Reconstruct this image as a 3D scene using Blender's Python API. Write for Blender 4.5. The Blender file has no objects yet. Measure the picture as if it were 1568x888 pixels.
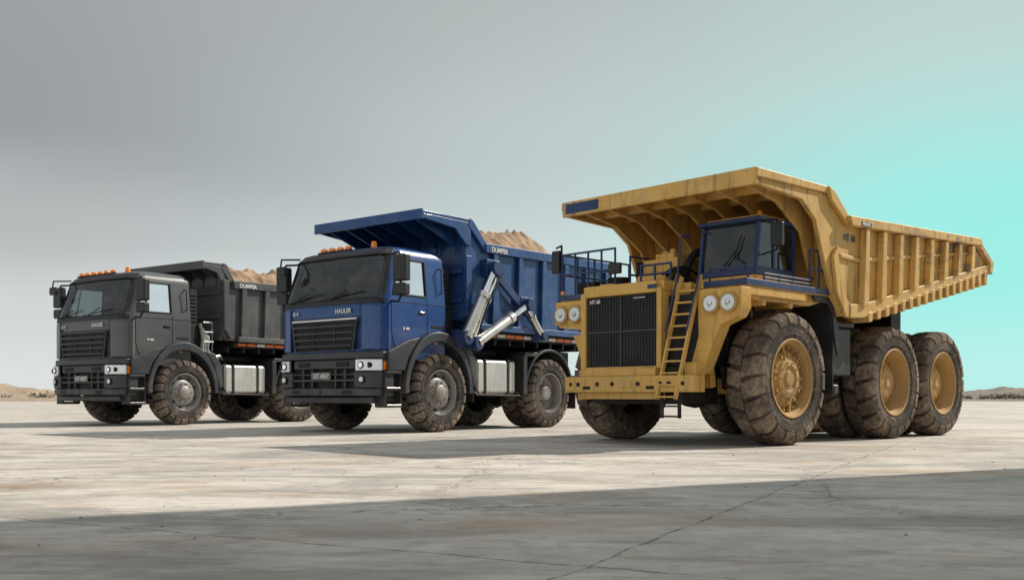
import bpy, bmesh, math, random
from mathutils import Vector, Matrix, noise
RND = random.Random(11)
scene = bpy.context.scene
COL = scene.collection

# ------------------------------------------------------------ materials
def new_mat(name):
    m = bpy.data.materials.new(name); m.use_nodes = True
    nt = m.node_tree; nt.nodes.clear()
    out = nt.nodes.new('ShaderNodeOutputMaterial')
    return m, nt, out
def N(nt, t, **kw):
    n = nt.nodes.new(t)
    for k, v in kw.items(): setattr(n, k, v)
    return n
def mixc(nt, fac, a, b):
    n = nt.nodes.new('ShaderNodeMix'); n.data_type = 'RGBA'
    for sock, v in ((n.inputs[0], fac), (n.inputs[6], a), (n.inputs[7], b)):
        if isinstance(v, (int, float)): sock.default_value = v
        elif isinstance(v, tuple): sock.default_value = (*v, 1) if len(v) == 3 else v
        else: nt.links.new(v, sock)
    return n.outputs[2]
def mth(nt, op, a, b=None, c=None, clamp=False):
    n = nt.nodes.new('ShaderNodeMath'); n.operation = op; n.use_clamp = clamp
    for i, v in enumerate((a, b, c)):
        if v is None: continue
        if isinstance(v, (int, float)): n.inputs[i].default_value = v
        else: nt.links.new(v, n.inputs[i])
    return n.outputs[0]
def mrange(nt, v, a, b, c=0.0, d=1.0, smooth=True):
    n = nt.nodes.new('ShaderNodeMapRange')
    if smooth: n.interpolation_type = 'SMOOTHSTEP'
    nt.links.new(v, n.inputs[0])
    for i, x in enumerate((a, b, c, d)): n.inputs[i+1].default_value = x
    return n.outputs[0]
def noise_tex(nt, vec, scale, detail=4, rough=.55, dist=0.0):
    n = nt.nodes.new('ShaderNodeTexNoise')
    n.inputs['Scale'].default_value = scale; n.inputs['Detail'].default_value = detail
    n.inputs['Roughness'].default_value = rough; n.inputs['Distortion'].default_value = dist
    nt.links.new(vec, n.inputs['Vector'])
    return n.outputs[0]
def mapping(nt, vec, scale=(1,1,1), rot=(0,0,0), loc=(0,0,0)):
    n = nt.nodes.new('ShaderNodeMapping')
    n.inputs['Scale'].default_value = scale; n.inputs['Rotation'].default_value = rot
    n.inputs['Location'].default_value = loc
    nt.links.new(vec, n.inputs['Vector']); return n.outputs[0]

def surf(name, col, rough=.5, metal=0.0, dust=.3, dustcol=(.30,.235,.17), zlo=.3, zhi=1.8, coat=0.0,
         bump=.05, streak=.0, var=.15, fine=45, spec=.4, wear=0.0, base_dust=.12, wx=.15):
    m, nt, out = new_mat(name)
    tc = N(nt, 'ShaderNodeTexCoord').outputs['Object']
    b = N(nt, 'ShaderNodeBsdfPrincipled')
    n1 = noise_tex(nt, tc, 2.2, 4, .62)
    n2 = noise_tex(nt, tc, fine, 2, .6)
    sep = N(nt, 'ShaderNodeSeparateXYZ'); nt.links.new(tc, sep.inputs[0])
    zf = mrange(nt, sep.outputs[2], zlo, zhi, 1.0, .18)
    c1 = mixc(nt, mrange(nt, n1, .3, .7), tuple(c*(1-var) for c in col), tuple(min(1, c*(1+var)) for c in col))
    d = mrange(nt, mth(nt, 'ADD', mth(nt, 'MULTIPLY', n1, .6), mth(nt, 'MULTIPLY', n2, .4)), .42, .68)
    d = mth(nt, 'MULTIPLY', mth(nt, 'MULTIPLY', mth(nt, 'ADD', d, base_dust), zf), dust, clamp=True)
    c2 = mixc(nt, d, c1, dustcol)
    if streak > 0:
        n3 = noise_tex(nt, mapping(nt, tc, (7, 7, .8)), 1.6, 4, .6)
        c2 = mixc(nt, mth(nt, 'MULTIPLY', mrange(nt, n3, .50, .70), streak), c2, (.15, .095, .055))
    if wear > 0:
        n4 = noise_tex(nt, mapping(nt, tc, (1, 1, 2.2), (0,0,0), (4,2,1)), 2.8, 5, .7)
        xf = mrange(nt, sep.outputs[0], -1.0, -5.0, wx, 1.0)
        zf2 = mrange(nt, sep.outputs[2], 2.0, 3.0, .35, 1.0)
        c2 = mixc(nt, mth(nt, 'MULTIPLY', mth(nt, 'MULTIPLY', mrange(nt, n4, .48, .60), wear), mth(nt, 'MULTIPLY', xf, zf2)), c2, (.27, .20, .145))
    nt.links.new(c2, b.inputs['Base Color'])
    r = mth(nt, 'ADD', mth(nt, 'MULTIPLY', d, .45), mth(nt, 'ADD', mth(nt, 'MULTIPLY', n1, .12), rough-.06), clamp=True)
    nt.links.new(r, b.inputs['Roughness'])
    b.inputs['Metallic'].default_value = metal
    b.inputs['Coat Weight'].default_value = coat
    b.inputs['Coat Roughness'].default_value = .08
    b.inputs['Specular IOR Level'].default_value = spec
    if bump > 0:
        bp = N(nt, 'ShaderNodeBump'); bp.inputs['Strength'].default_value = bump; bp.inputs['Distance'].default_value = .02
        nt.links.new(mth(nt, 'ADD', n2, n1), bp.inputs['Height']); nt.links.new(bp.outputs[0], b.inputs['Normal'])
    nt.links.new(b.outputs[0], out.inputs[0])
    return m

M = {}
M['blue'] = surf('blue_paint', (.008,.060,.22), .28, 0, .28, zlo=.6, zhi=2.4, coat=.35, bump=.012, var=.08, spec=.35, base_dust=.04)
M['bluebed'] = surf('blue_bed_paint', (.008,.060,.205), .36, 0, .30, zlo=1.2, zhi=3.6, coat=.15, bump=.04, streak=.25, spec=.35, base_dust=.05)
M['grey'] = surf('charcoal_paint', (.078,.081,.088), .32, 0, .22, zlo=.6, zhi=2.4, coat=.3, bump=.012, var=.08, spec=.35, base_dust=.03)
M['greybed'] = surf('charcoal_bed_paint', (.060,.063,.070), .42, 0, .24, zlo=1.2, zhi=3.4, coat=.1, bump=.04, streak=.15, spec=.35, base_dust=.03)
M['yellow'] = surf('yellow_paint', (.72,.42,.09), .44, 0, .55, (.40,.28,.16), zlo=.4, zhi=2.8, coat=.08, bump=.04, streak=.42, var=.14, spec=.35, base_dust=.10, wear=.5, wx=.5)
M['yellowbed'] = surf('yellow_bed_paint', (.70,.42,.10), .48, 0, .6, (.46,.34,.21), zlo=1.2, zhi=5.5, coat=.0, bump=.09, streak=.55, var=.15, spec=.35, wear=1.0, base_dust=.12, wx=.22)
M['yrim'] = surf('yellow_rim_paint', (.50,.30,.085), .6, 0, .95, (.32,.22,.13), zlo=0, zhi=3, bump=.15, base_dust=.18, streak=.2)
M['navy'] = surf('navy_paint', (.010,.035,.12), .4, 0, .2, zlo=1, zhi=3, bump=.03, base_dust=.03)
M['plastic'] = surf('dark_plastic', (.020,.022,.026), .45, 0, .25, zlo=.3, zhi=1.8, bump=.04, base_dust=.04, spec=.35)
M['plastic2'] = surf('bumper_plastic', (.036,.040,.047), .42, 0, .28, zlo=.3, zhi=1.5, bump=.04, base_dust=.04, spec=.4)
M['black'] = surf('black_metal', (.010,.010,.011), .6, 0, .25, (.2,.16,.12), zlo=.2, zhi=1.6, bump=.06, spec=.3, base_dust=.02)
M['chassis'] = surf('chassis_metal', (.014,.014,.016), .6, 0, .35, (.20,.15,.10), zlo=.2, zhi=1.6, bump=.15, spec=.3, base_dust=.03)
M['carcass'] = surf('tyre_carcass', (.026,.025,.024), .82, 0, .75, (.22,.18,.145), zlo=-.5, zhi=4, bump=.2, var=.3, spec=.2, base_dust=.12, fine=25)
M['rubber'] = surf('tyre_rubber', (.040,.036,.033), .8, 0, .95, (.29,.225,.17), zlo=-.5, zhi=3.5, bump=.3, var=.3, spec=.2, base_dust=.22, fine=25)
M['carcass2'] = surf('haul_tyre_carcass', (.030,.028,.027), .84, 0, .8, (.25,.20,.16), zlo=-.5, zhi=5, bump=.3, var=.35, spec=.2, base_dust=.16, fine=20)
M['rubber2'] = surf('haul_tyre_rubber', (.048,.042,.037), .82, 0, 1.0, (.31,.235,.17), zlo=-.5, zhi=4, bump=.45, var=.4, spec=.2, base_dust=.25, fine=16)
M['steel'] = surf('brushed_steel', (.58,.57,.55), .30, .9, .12, zlo=.2, zhi=2.2, bump=.04)
M['alu'] = surf('tank_aluminium', (.60,.58,.55), .34, .8, .45, (.36,.29,.22), zlo=.4, zhi=2, bump=.10, streak=.25)
M['chrome'] = surf('chrome', (.8,.8,.8), .12, 1, .05, bump=.0)
M['rimsteel'] = surf('rim_steel', (.24,.235,.23), .42, .6, .5, zlo=0, zhi=2, bump=.1)
M['amber'] = surf('amber_lens', (.90,.24,.015), .25, 0, .1, coat=.5, bump=0)
M['red'] = surf('reflector_orange', (.80,.15,.02), .35, 0, .2, zlo=.5, zhi=4, bump=0)
M['white'] = surf('white_marking', (.72,.72,.70), .5, 0, .2, zlo=.5, zhi=4, bump=0)
M['lens'] = surf('headlamp_lens', (.62,.64,.65), .10, .35, .12, coat=1, bump=.0)
M['plate'] = surf('number_plate', (.16,.16,.15), .5, 0, .3)
M['seat'] = surf('seat_fabric', (.05,.05,.054), .9, 0, .1)
M['sand'] = surf('sand_load', (.31,.205,.13), .95, 0, .6, (.38,.28,.195), zlo=2, zhi=6, bump=1.0, var=.35, fine=22)
M['mirror'] = surf('mirror_glass', (.5,.52,.55), .05, 1, .05, bump=0)

def glass_mat():
    m, nt, out = new_mat('tinted_glass')
    tc = N(nt, 'ShaderNodeTexCoord').outputs['Object']
    tr = N(nt, 'ShaderNodeBsdfTransparent'); tr.inputs[0].default_value = (.45, .51, .51, 1)
    gl = N(nt, 'ShaderNodeBsdfGlossy'); gl.inputs['Roughness'].default_value = .03
    gl.inputs['Color'].default_value = (.85, .90, .95, 1)
    df = N(nt, 'ShaderNodeBsdfDiffuse'); df.inputs[0].default_value = (.26, .25, .22, 1)
    fr = N(nt, 'ShaderNodeFresnel'); fr.inputs[0].default_value = 1.7
    mx = N(nt, 'ShaderNodeMixShader'); nt.links.new(fr.outputs[0], mx.inputs[0])
    nt.links.new(tr.outputs[0], mx.inputs[1]); nt.links.new(gl.outputs[0], mx.inputs[2])
    n = noise_tex(nt, tc, 3, 4, .65)
    mx2 = N(nt, 'ShaderNodeMixShader'); nt.links.new(mrange(nt, n, .4, .8, .03, .26), mx2.inputs[0])
    nt.links.new(mx.outputs[0], mx2.inputs[1]); nt.links.new(df.outputs[0], mx2.inputs[2])
    nt.links.new(mx2.outputs[0], out.inputs[0]); return m
M['glass'] = glass_mat()

# ------------------------------------------------------------ geometry helpers
class Part:
    def __init__(s, name, mat, parent, bevel=.008, angle=38, seg=2):
        s.bm = bmesh.new(); s.name = name; s.mat = mat; s.parent = parent
        s.bevel = bevel; s.angle = angle; s.seg = seg; s.solid = 0; s.mat2 = None; s.nsplit = 0
    def hexa(s, a, b):
        va = [s.bm.verts.new(p) for p in a]; vb = [s.bm.verts.new(p) for p in b]
        n = len(a)
        s.bm.faces.new(va); s.bm.faces.new(vb[::-1])
        for i in range(n):
            j = (i+1) % n
            s.bm.faces.new((va[j], va[i], vb[i], vb[j]))
    def bx(s, x0, x1, y0, y1, z0, z1):
        s.hexa([(x0,y0,z0),(x1,y0,z0),(x1,y1,z0),(x0,y1,z0)], [(x0,y0,z1),(x1,y0,z1),(x1,y1,z1),(x0,y1,z1)])
    def rbox(s, c, d, rot):
        Rm = Matrix.Rotation(rot[2],3,'Z') @ Matrix.Rotation(rot[1],3,'Y') @ Matrix.Rotation(rot[0],3,'X')
        f = lambda x,y,z: Vector(c) + Rm @ Vector((x*d[0]/2, y*d[1]/2, z*d[2]/2))
        s.hexa([f(-1,-1,-1),f(1,-1,-1),f(1,1,-1),f(-1,1,-1)], [f(-1,-1,1),f(1,-1,1),f(1,1,1),f(-1,1,1)])
    def beam(s, p0, p1, w, h, up=(0,0,1)):
        p0 = Vector(p0); p1 = Vector(p1); d = (p1-p0).normalized(); up = Vector(up)
        sx = d.cross(up)
        if sx.length < 1e-4: sx = Vector((1,0,0))
        sx.normalize(); uz = sx.cross(d)
        q = [sx*w/2+uz*h/2, -sx*w/2+uz*h/2, -sx*w/2-uz*h/2, sx*w/2-uz*h/2]
        s.hexa([p0+k for k in q], [p1+k for k in q])
    def cyl(s, p0, p1, r, r2=None, n=20):
        p0 = Vector(p0); p1 = Vector(p1); d = (p1-p0).normalized()
        a = d.orthogonal().normalized(); b = d.cross(a); r2 = r if r2 is None else r2
        ra = [p0 + (a*math.cos(t)+b*math.sin(t))*r for t in [2*math.pi*i/n for i in range(n)]]
        rb = [p1 + (a*math.cos(t)+b*math.sin(t))*r2 for t in [2*math.pi*i/n for i in range(n)]]
        s.hexa(ra, rb)
    def tube(s, pts, r, n=8):
        for a, b in zip(pts[:-1], pts[1:]):
            d = (Vector(b)-Vector(a)).normalized()*r*.5
            s.cyl(Vector(a)-d, Vector(b)+d, r, n=n)
    def hose(s, pts, r, n=10, sub=6):
        P = [Vector(p) for p in pts]; P = [P[0]*2-P[1]]+P+[P[-1]*2-P[-2]]; out = []
        for i in range(1, len(P)-2):
            for k in range(sub):
                t = k/sub; a, b, c, d = P[i-1], P[i], P[i+1], P[i+2]
                out.append(.5*((2*b)+(c-a)*t+(2*a-5*b+4*c-d)*t*t+(3*b-a-3*c+d)*t**3))
        out.append(P[-2]); s.tube(out, r, n)
    def prism(s, poly, a0, a1, axis='y'):
        if axis == 'y': f = lambda p, a: (p[0], a, p[1])
        elif axis == 'x': f = lambda p, a: (a, p[0], p[1])
        else: f = lambda p, a: (p[0], p[1], a)
        s.hexa([f(p, a0) for p in poly], [f(p, a1) for p in poly])
    def lathe(s, prof, c, n=48, side=1, close=False):
        rings = []
        for r, y in prof:
            if r < 1e-5: rings.append([s.bm.verts.new((c[0], c[1]+y*side, c[2]))]*n)
            else: rings.append([s.bm.verts.new((c[0]+r*math.cos(2*math.pi*i/n), c[1]+y*side, c[2]+r*math.sin(2*math.pi*i/n))) for i in range(n)])
        if close: rings.append(rings[0])
        for A, B in zip(rings[:-1], rings[1:]):
            for i in range(n):
                j = (i+1) % n
                vs = []
                for v in (A[i], A[j], B[j], B[i]):
                    if v not in vs: vs.append(v)
                if len(vs) > 2: s.bm.faces.new(vs)
    def arc(s, cx, cz, rx0, rz0, rx1, rz1, a0, a1, y0, y1, n=16):
        P = []
        for i in range(n+1):
            t = math.radians(a0+(a1-a0)*i/n)
            P.append(((cx+rx0*math.cos(t), cz+rz0*math.sin(t)), (cx+rx1*math.cos(t), cz+rz1*math.sin(t))))
        V = [[s.bm.verts.new(p) for p in ((a[0],y0,a[1]),(b[0],y0,b[1]),(b[0],y1,b[1]),(a[0],y1,a[1]))] for a, b in P]
        for A, B in zip(V[:-1], V[1:]):
            for k in range(4):
                l = (k+1) % 4
                s.bm.faces.new((A[k], A[l], B[l], B[k]))
        s.bm.faces.new(V[0]); s.bm.faces.new(V[-1][::-1])
    def ball(s, c, r, sc=(1,1,1), u=12, v=8):
        mt = Matrix.Translation(c) @ Matrix.Diagonal((*[r*k for k in sc], 1))
        bmesh.ops.create_uvsphere(s.bm, u_segments=u, v_segments=v, radius=1, matrix=mt)
    def done(s):
        bmesh.ops.recalc_face_normals(s.bm, faces=s.bm.faces)
        me = bpy.data.meshes.new(s.name); s.bm.to_mesh(me); s.bm.free()
        me.polygons.foreach_set('use_smooth', [True]*len(me.polygons))
        me.set_sharp_from_angle(angle=math.radians(s.angle))
        me.materials.append(s.mat)
        if s.mat2:
            me.materials.append(s.mat2)
            for i, p in enumerate(me.polygons):
                if i >= s.nsplit: p.material_index = 1
        o = bpy.data.objects.new(s.name, me); COL.objects.link(o); o.parent = s.parent
        if s.solid:
            md = o.modifiers.new('solid', 'SOLIDIFY'); md.thickness = s.solid; md.offset = -1
        if s.bevel > 0:
            md = o.modifiers.new('bevel', 'BEVEL'); md.width = s.bevel; md.segments = s.seg
            md.limit_method = 'ANGLE'; md.angle_limit = math.radians(40); md.harden_normals = True
        return o

def empty(name, loc, phi, scale=1.0):
    e = bpy.data.objects.new(name, None); COL.objects.link(e)
    e.location = loc; p = math.radians(phi)
    e.rotation_euler = (0, 0, math.atan2(-math.cos(p), -math.sin(p))); e.scale = (scale,)*3
    return e

def text(name, body, mat, parent, loc, size, face='x'):
    cu = bpy.data.curves.new(name, 'FONT'); cu.body = body; cu.size = size; cu.extrude = .003; cu.offset = .002
    cu.materials.append(mat)
    o = bpy.data.objects.new(name, cu); COL.objects.link(o); o.parent = parent
    if face == 'x': m = Matrix(((0,0,1),(1,0,0),(0,1,0)))
    else: m = Matrix(((-1,0,0),(0,0,1),(0,1,0)))
    o.matrix_local = Matrix.Translation(loc) @ m.to_4x4()
    return o

def tyre(name, parent, c, R, W, n, mats, slant=.12, fill=.33):
    P = Part(name, mats[0], parent, bevel=0, angle=32); P.mat2 = mats[1]
    prof = [(.56,-.34),(.585,-.42),(.64,-.47),(.72,-.505),(.80,-.505),(.88,-.475),(.915,-.42),(.925,-.2),(.927,0)]
    prof = prof + [(r, -y) for r, y in prof[-2::-1]]
    P.lathe([(r*R, y*W) for r, y in prof], c, 64, close=True)
    for sd in (1, -1):
        P.lathe([(.66*R,.485*W),(.665*R,.497*W),(.68*R,.499*W),(.69*R,.493*W)], c, 64, side=sd)
        P.lathe([(.78*R,.50*W),(.785*R,.515*W),(.795*R,.515*W),(.805*R,.50*W)], c, 64, side=sd)
    P.nsplit = len(P.bm.faces)
    outer = [(1.0,.015),(1.0,.2),(.99,.38),(.965,.46),(.91,.515),(.825,.53)]
    inner = [(.91,.015),(.91,.2),(.91,.38),(.895,.42),(.865,.45),(.815,.49)]
    for sd in (1, -1):
        for k in range(n):
            a = 2*math.pi*k/n + (math.pi/n if sd > 0 else 0)
            hw = fill*2*math.pi/n*RND.uniform(.93, 1.06)
            rows = []
            for sgn in (-1, 1):
                row = []
                for pts in (outer, inner):
                    rr = []
                    for (r, y) in pts:
                        w = hw*(1.15 if pts is inner else 1.0)*(1 if y < .3 else 1.08)
                        t = a + sgn*w + slant*(y-.2)
                        rr.append(P.bm.verts.new((c[0]+r*R*math.cos(t), c[1]+sd*y*W, c[2]+r*R*math.sin(t))))
                    row.append(rr)
                rows.append(row)
            L, Rr = rows
            m = len(outer)
            for i in range(m-1):
                P.bm.faces.new((L[0][i], L[0][i+1], Rr[0][i+1], Rr[0][i]))
                P.bm.faces.new((L[0][i], L[1][i], L[1][i+1], L[0][i+1]))
                P.bm.faces.new((Rr[0][i], Rr[0][i+1], Rr[1][i+1], Rr[1][i]))
            P.bm.faces.new((L[0][0], Rr[0][0], Rr[1][0], L[1][0]))
            P.bm.faces.new((L[0][-1], L[1][-1], Rr[1][-1], Rr[0][-1]))
    return P.done()

def ring_bolts(P, c, side, r, y, n, br, h, ns=6):
    for k in range(n):
        t = 2*math.pi*k/n
        x = c[0]+r*math.cos(t); z = c[2]+r*math.sin(t)
        P.cyl((x, c[1]+side*y, z), (x, c[1]+side*(y+h), z), br, n=ns)

def rim(name, parent, c, R, W, side, mat, kind):
    P = Part(name, mat, parent, bevel=0, angle=30)
    if kind == 'front':
        prof = [(.57,.36),(.585,.45),(.565,.455),(.55,.40),(.52,.33),(.50,.24),(.44,.23),(.40,.30),(.33,.34),(.22,.35),(.20,.44),(.16,.47),(0,.48)]
        P.lathe([(a*R, b*W) for a, b in prof], c, 48, side)
        ring_bolts(P, c, side, .275*R, .335*W, 10, .026*R, .07*W)
        Q = Part(name+'_vents', M['black'], parent, bevel=0)
        ring_bolts(Q, c, side, .435*R, .15*W, 9, .042*R, .135*W, 14); Q.done()
    elif kind == 'rear':
        prof = [(.57,.36),(.585,.45),(.565,.455),(.55,.40),(.52,.25),(.49,.0),(.40,-.08),(.26,-.08),(.24,.06),(.20,.20),(.18,.24),(0,.25)]
        P.lathe([(a*R, b*W) for a, b in prof], c, 48, side)
        ring_bolts(P, c, side, .32*R, -.09*W, 10, .026*R, .08*W)
        ring_bolts(P, c, side, .12*R, .24*W, 8, .015*R, .03*W)
    elif kind == 'haulfront':
        prof = [(.56,.30),(.60,.46),(.585,.475),(.56,.46),(.545,.38),(.525,.36),(.50,.20),(.46,.14),(.43,.20),(.40,.26),(.34,.29),(.30,.29),(.28,.36),(.20,.38),(.18,.34),(.12,.34),(.10,.40),(0,.40)]
        P.lathe([(a*R, b*W) for a, b in prof], c, 56, side)
        ring_bolts(P, c, side, .47*R, .14*W, 22, .022*R, .14*W)
        ring_bolts(P, c, side, .36*R, .27*W, 12, .026*R, .07*W)
        ring_bolts(P, c, side, .24*R, .36*W, 10, .014*R, .05*W)
        for k in range(6):
            t = 2*math.pi*(k+.3)/6
            q = lambda r, y: (c[0]+r*R*math.cos(t), c[1]+side*y*W, c[2]+r*R*math.sin(t))
            P.beam(q(.28,.31), q(.52,.24), .05*R, .06*W, up=(0,1,0))
    else:
        prof = [(.56,.30),(.60,.46),(.585,.475),(.56,.46),(.545,.36),(.52,.30),(.50,.05),(.47,-.02),(.40,.0),(.36,.04),(.30,.05),(.28,.17),(.20,.20),(.10,.21),(.08,.25),(0,.25)]
        P.lathe([(a*R, b*W) for a, b in prof], c, 56, side)
        ring_bolts(P, c, side, .435*R, -.02*W, 22, .02*R, .08*W)
        ring_bolts(P, c, side, .24*R, .17*W, 12, .016*R, .05*W)
    return P.done()

def lerp_tab(tab, z):
    for a, b in zip(tab[:-1], tab[1:]):
        if z <= b[0]:
            t = (z-a[0])/(b[0]-a[0]); return [a[i]+(b[i]-a[i])*t for i in range(1, len(a))]
    return list(tab[-1][1:])

def sand_heap(parent, x0, x1, w, zb, zt, seed):
    P = Part('sand_load', M['sand'], parent, bevel=0, angle=60)
    nx, ny = 100, 44; V = []
    for i in range(nx+1):
        row = []
        for j in range(ny+1):
            u = i/nx; v = j/ny
            x = x0+(x1-x0)*u; y = -w+2*w*v
            e = min(1, 9*u)*min(1, 3*(1-u))*min(1, 2.8*min(v, 1-v)); e = e**.6
            h = .66+.26*noise.noise(Vector((x*.9+seed, y*.9, seed)))
            h += .20*noise.noise(Vector((x*2.6, y*2.6+seed, 2))) + .12*noise.noise(Vector((x*8, y*8, seed))) + .06*noise.noise(Vector((x*20, y*20, seed)))
            row.append(P.bm.verts.new((x, y, zb+(zt-zb)*max(0, e*(h+.2)))))
        V.append(row)
    for i in range(nx):
        for j in range(ny):
            P.bm.faces.new((V[i][j], V[i+1][j], V[i+1][j+1], V[i][j+1]))
    return P.done()

# ------------------------------------------------------------ road dump truck
def dump_truck(loc, phi, scale, paint, bedmat, blue):
    E = empty('dump_truck', loc, phi, scale)
    XR = -.22
    tab = [(1.18,1.27,1.17),(1.30,1.30,1.19),(1.60,1.33,1.2),(2.08,1.33,1.2),(2.14,1.315,1.195),(2.22,1.295,1.19),(2.80,1.115,1.13),(2.87,1.085,1.12),(2.95,1.02,1.09),(3.00,.93,1.03),(3.03,.80,.92)]
    def outline(z, off=0.0, dz=0):
        xf, w = lerp_tab(tab, z); rc = .24; xr = XR+max(0, z-2.87)*.5; w += off; xf += off
        xa = xf-rc-.05
        P = [(xr,-w),(.24,-w),(xa,-w)]
        def fx(y): return xf+.05*(1-(abs(y)/w)**2)-.012
        for k in range(5):
            t = math.pi/2*k/4
            P.append((xf-rc+rc*math.sin(t), -(w-rc)-rc*math.cos(t)))
        for k in (-.62,-.32,0,.32,.62): P.append((fx(k*w), k*w))
        for k in range(5):
            t = math.pi/2*(4-k)/4
            P.append((xf-rc+rc*math.sin(t), (w-rc)+rc*math.cos(t)))
        P += [(xa,w),(.24,w),(xr,w)]
        return [(a, b, z+dz) for a, b in P]
    zs = [t[0] for t in tab]
    def isglass(k, zi):
        z0, z1 = zs[zi], zs[zi+1]
        if 5 <= k <= 14 and z0 >= 2.13 and z1 <= 2.88: return True
        if k in (1, 18) and z0 >= 2.21 and z1 <= 2.81: return True
        return False
    S = Part('cab_body', paint, E, bevel=.006, angle=35); S.solid = .03
    G = Part('cab_glass', M['glass'], E, bevel=0)
    Fm = Part('window_seals', M['black'], E, bevel=0)
    rows = [[S.bm.verts.new(p) for p in outline(z)] for z in zs]
    grows = [[G.bm.verts.new(p) for p in outline(z, -.014)] for z in zs]
    n = len(rows[0])
    for zi in range(len(zs)-1):
        for k in range(n):
            j = (k+1) % n
            if isglass(k, zi): G.bm.faces.new((grows[zi][k], grows[zi][j], grows[zi+1][j], grows[zi+1][k]))
            else: S.bm.faces.new((rows[zi][k], rows[zi][j], rows[zi+1][j], rows[zi+1][k]))
    S.bm.faces.new(rows[-1]); S.done()
    for v in list(G.bm.verts):
        if not v.link_faces: G.bm.verts.remove(v)
    G.done()
    for y in (1, -1):
        pts = []
        for z, k in ((2.22,1),(2.80,1),(2.80,2),(2.22,2),(2.22,1)):
            p = outline(z, .0)[k if y < 0 else (19 if k == 1 else 18)]
            pts.append(p)
        Fm.tube(pts, .016, 6)
        a = Vector(outline(2.22)[19 if y > 0 else 1]); b = Vector(outline(2.80)[19 if y > 0 else 1])
        Fm.tube([a+Vector((.58,0,0)), b+Vector((.50,0,0))], .012, 6)
    wb = outline(2.14, .0)[5:16]; wt = outline(2.87, .0)[5:16]
    Fm.tube(wb + wt[::-1] + [wb[0]], .018, 6)
    Fm.done()
    Vs = Part('windshield_header', M['plastic'], E, bevel=.006)
    for z0, z1, of in ((2.862,2.975,.022),(2.06,2.145,.014)):
        a = outline(z0, of)[4:17]; b = outline(z1, of)[4:17]; c = outline(z0, -.02)[4:17]; d = outline(z1, -.02)[4:17]
        for k in range(len(a)-1):
            Vs.hexa([a[k],a[k+1],b[k+1],b[k]], [c[k],c[k+1],d[k+1],d[k]])
    for k0, k1 in ((2,5),(15,18)):
        for k in range(k0, k1):
            a = [outline(2.2, .006)[k], outline(2.2, .006)[k+1], outline(2.86, .006)[k+1], outline(2.86, .006)[k]]
            b = [outline(2.2, -.01)[k], outline(2.2, -.01)[k+1], outline(2.86, -.01)[k+1], outline(2.86, -.01)[k]]
            if (k0 == 2 and k >= 4) or (k0 == 15 and k <= 15): Vs.hexa(a, b)
    Vs.done()
    I = Part('cab_interior', M['seat'], E, bevel=.03)
    I.bx(XR+.05, 1.15, -1.12, 1.12, 1.22, 1.30)
    I.bx(.82, 1.14, -1.02, 1.02, 1.75, 2.12)
    for y in (-.6, .6):
        I.bx(.0, .5, y-.25, y+.25, 1.6, 1.85); I.bx(-.08, .08, y-.25, y+.25, 1.8, 2.5); I.bx(-.06, .04, y-.13, y+.13, 2.52, 2.72)
    I.bx(XR+.04, XR+.07, -1.08, 1.08, 1.3, 2.85)
    I.done()
    St = Part('steering_wheel', M['black'], E, bevel=0)
    pts = [(.72+.07*math.sin(t), .6+.21*math.cos(t), 2.2+.19*math.sin(t)) for t in [2*math.pi*i/20 for i in range(21)]]
    St.tube(pts, .016, 6); St.tube([(.9,.6,2.0),(.72,.6,2.2)], .02, 6); St.tube([(.72,.4,2.2),(.72,.8,2.2)], .012, 6); St.done()
    Sm = Part('door_seams', M['black'], E, bevel=0)
    for y in (1, -1):
        w = 1.2
        Sm.tube([(.22,y*1.196,2.16),(.22,y*(w),1.9),(.22,y*w,1.62),(.30,y*1.199,1.48)], .006, 5)
        Sm.tube([(.30,y*1.199,1.48),(.98,y*1.196,1.40)], .006, 5)
        Sm.tube([(.98,y*1.196,1.40),(1.05,y*w,1.62),(1.05,y*w,2.08)], .006, 5)
        Sm.tube([(XR,y*1.201,2.1),(1.04,y*1.201,2.1)], .004, 5)
        Sm.bx(.28,.42, y*1.2-.012, y*1.2+.012, 1.93, 1.98)
        Sm.bx(-.16,.12, y*1.2-.008, y*1.2+.008, 1.72, 1.76)
        Sm.tube([(-.1,y*1.19,2.3),(-.1,y*1.23,2.32),(-.1,y*1.21,2.7),(-.1,y*1.15,2.72)], .012, 6)
    for yy in (-.82, .82):
        Sm.tube([(1.362,yy,1.36),(1.368,yy,1.6),(1.368,yy,2.07)], .006, 5)
    Sm.tube([(1.35,-.96,1.86),(1.374,-.6,1.86),(1.382,0,1.86),(1.374,.6,1.86),(1.35,.96,1.86)], .005, 5)
    Sm.done()
    Hd = Part('door_handles', M['chrome'] if blue else M['plastic'], E, bevel=.006)
    for y in (1, -1): Hd.bx(.29,.41, y*1.215-.01, y*1.215+.01, 1.945, 1.968)
    Hd.done()
    Cd = Part('corner_panels', paint, E, bevel=.012)
    for y in (1,-1):
        Cd.prism([(1.33,y*.86),(1.372,y*.86),(1.35,y*1.02),(1.25,y*1.17),(1.12,y*1.222),(1.07,y*1.20)], 1.33, 2.03, 'z')
    Cd.done()
    Gr = Part('grille', M['black'], E, bevel=.01)
    Gr.prism([(-.78,1.80),(.78,1.80),(.68,1.34),(-.68,1.34)], 1.30, 1.380, 'x'); Gr.done()
    Gs = Part('grille_slats', M['plastic2'], E, bevel=.008)
    for k in range(4):
        z = 1.41+.105*k; w = .67+.012*k*1.8
        Gs.rbox((1.395,0,z), (.06,2*w,.040), (0,.35,0))
    for yy in (-.77,.77): Gs.beam((1.388,yy,1.80),(1.388,yy*.89,1.33),.05,.03)
    for yy in (-.25,.25): Gs.bx(1.375,1.398,yy-.01,yy+.01,1.36,1.79)
    Gs.done()
    C = Part('chrome_strip', M['steel'] if blue else M['plastic2'], E, bevel=.008)
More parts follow.
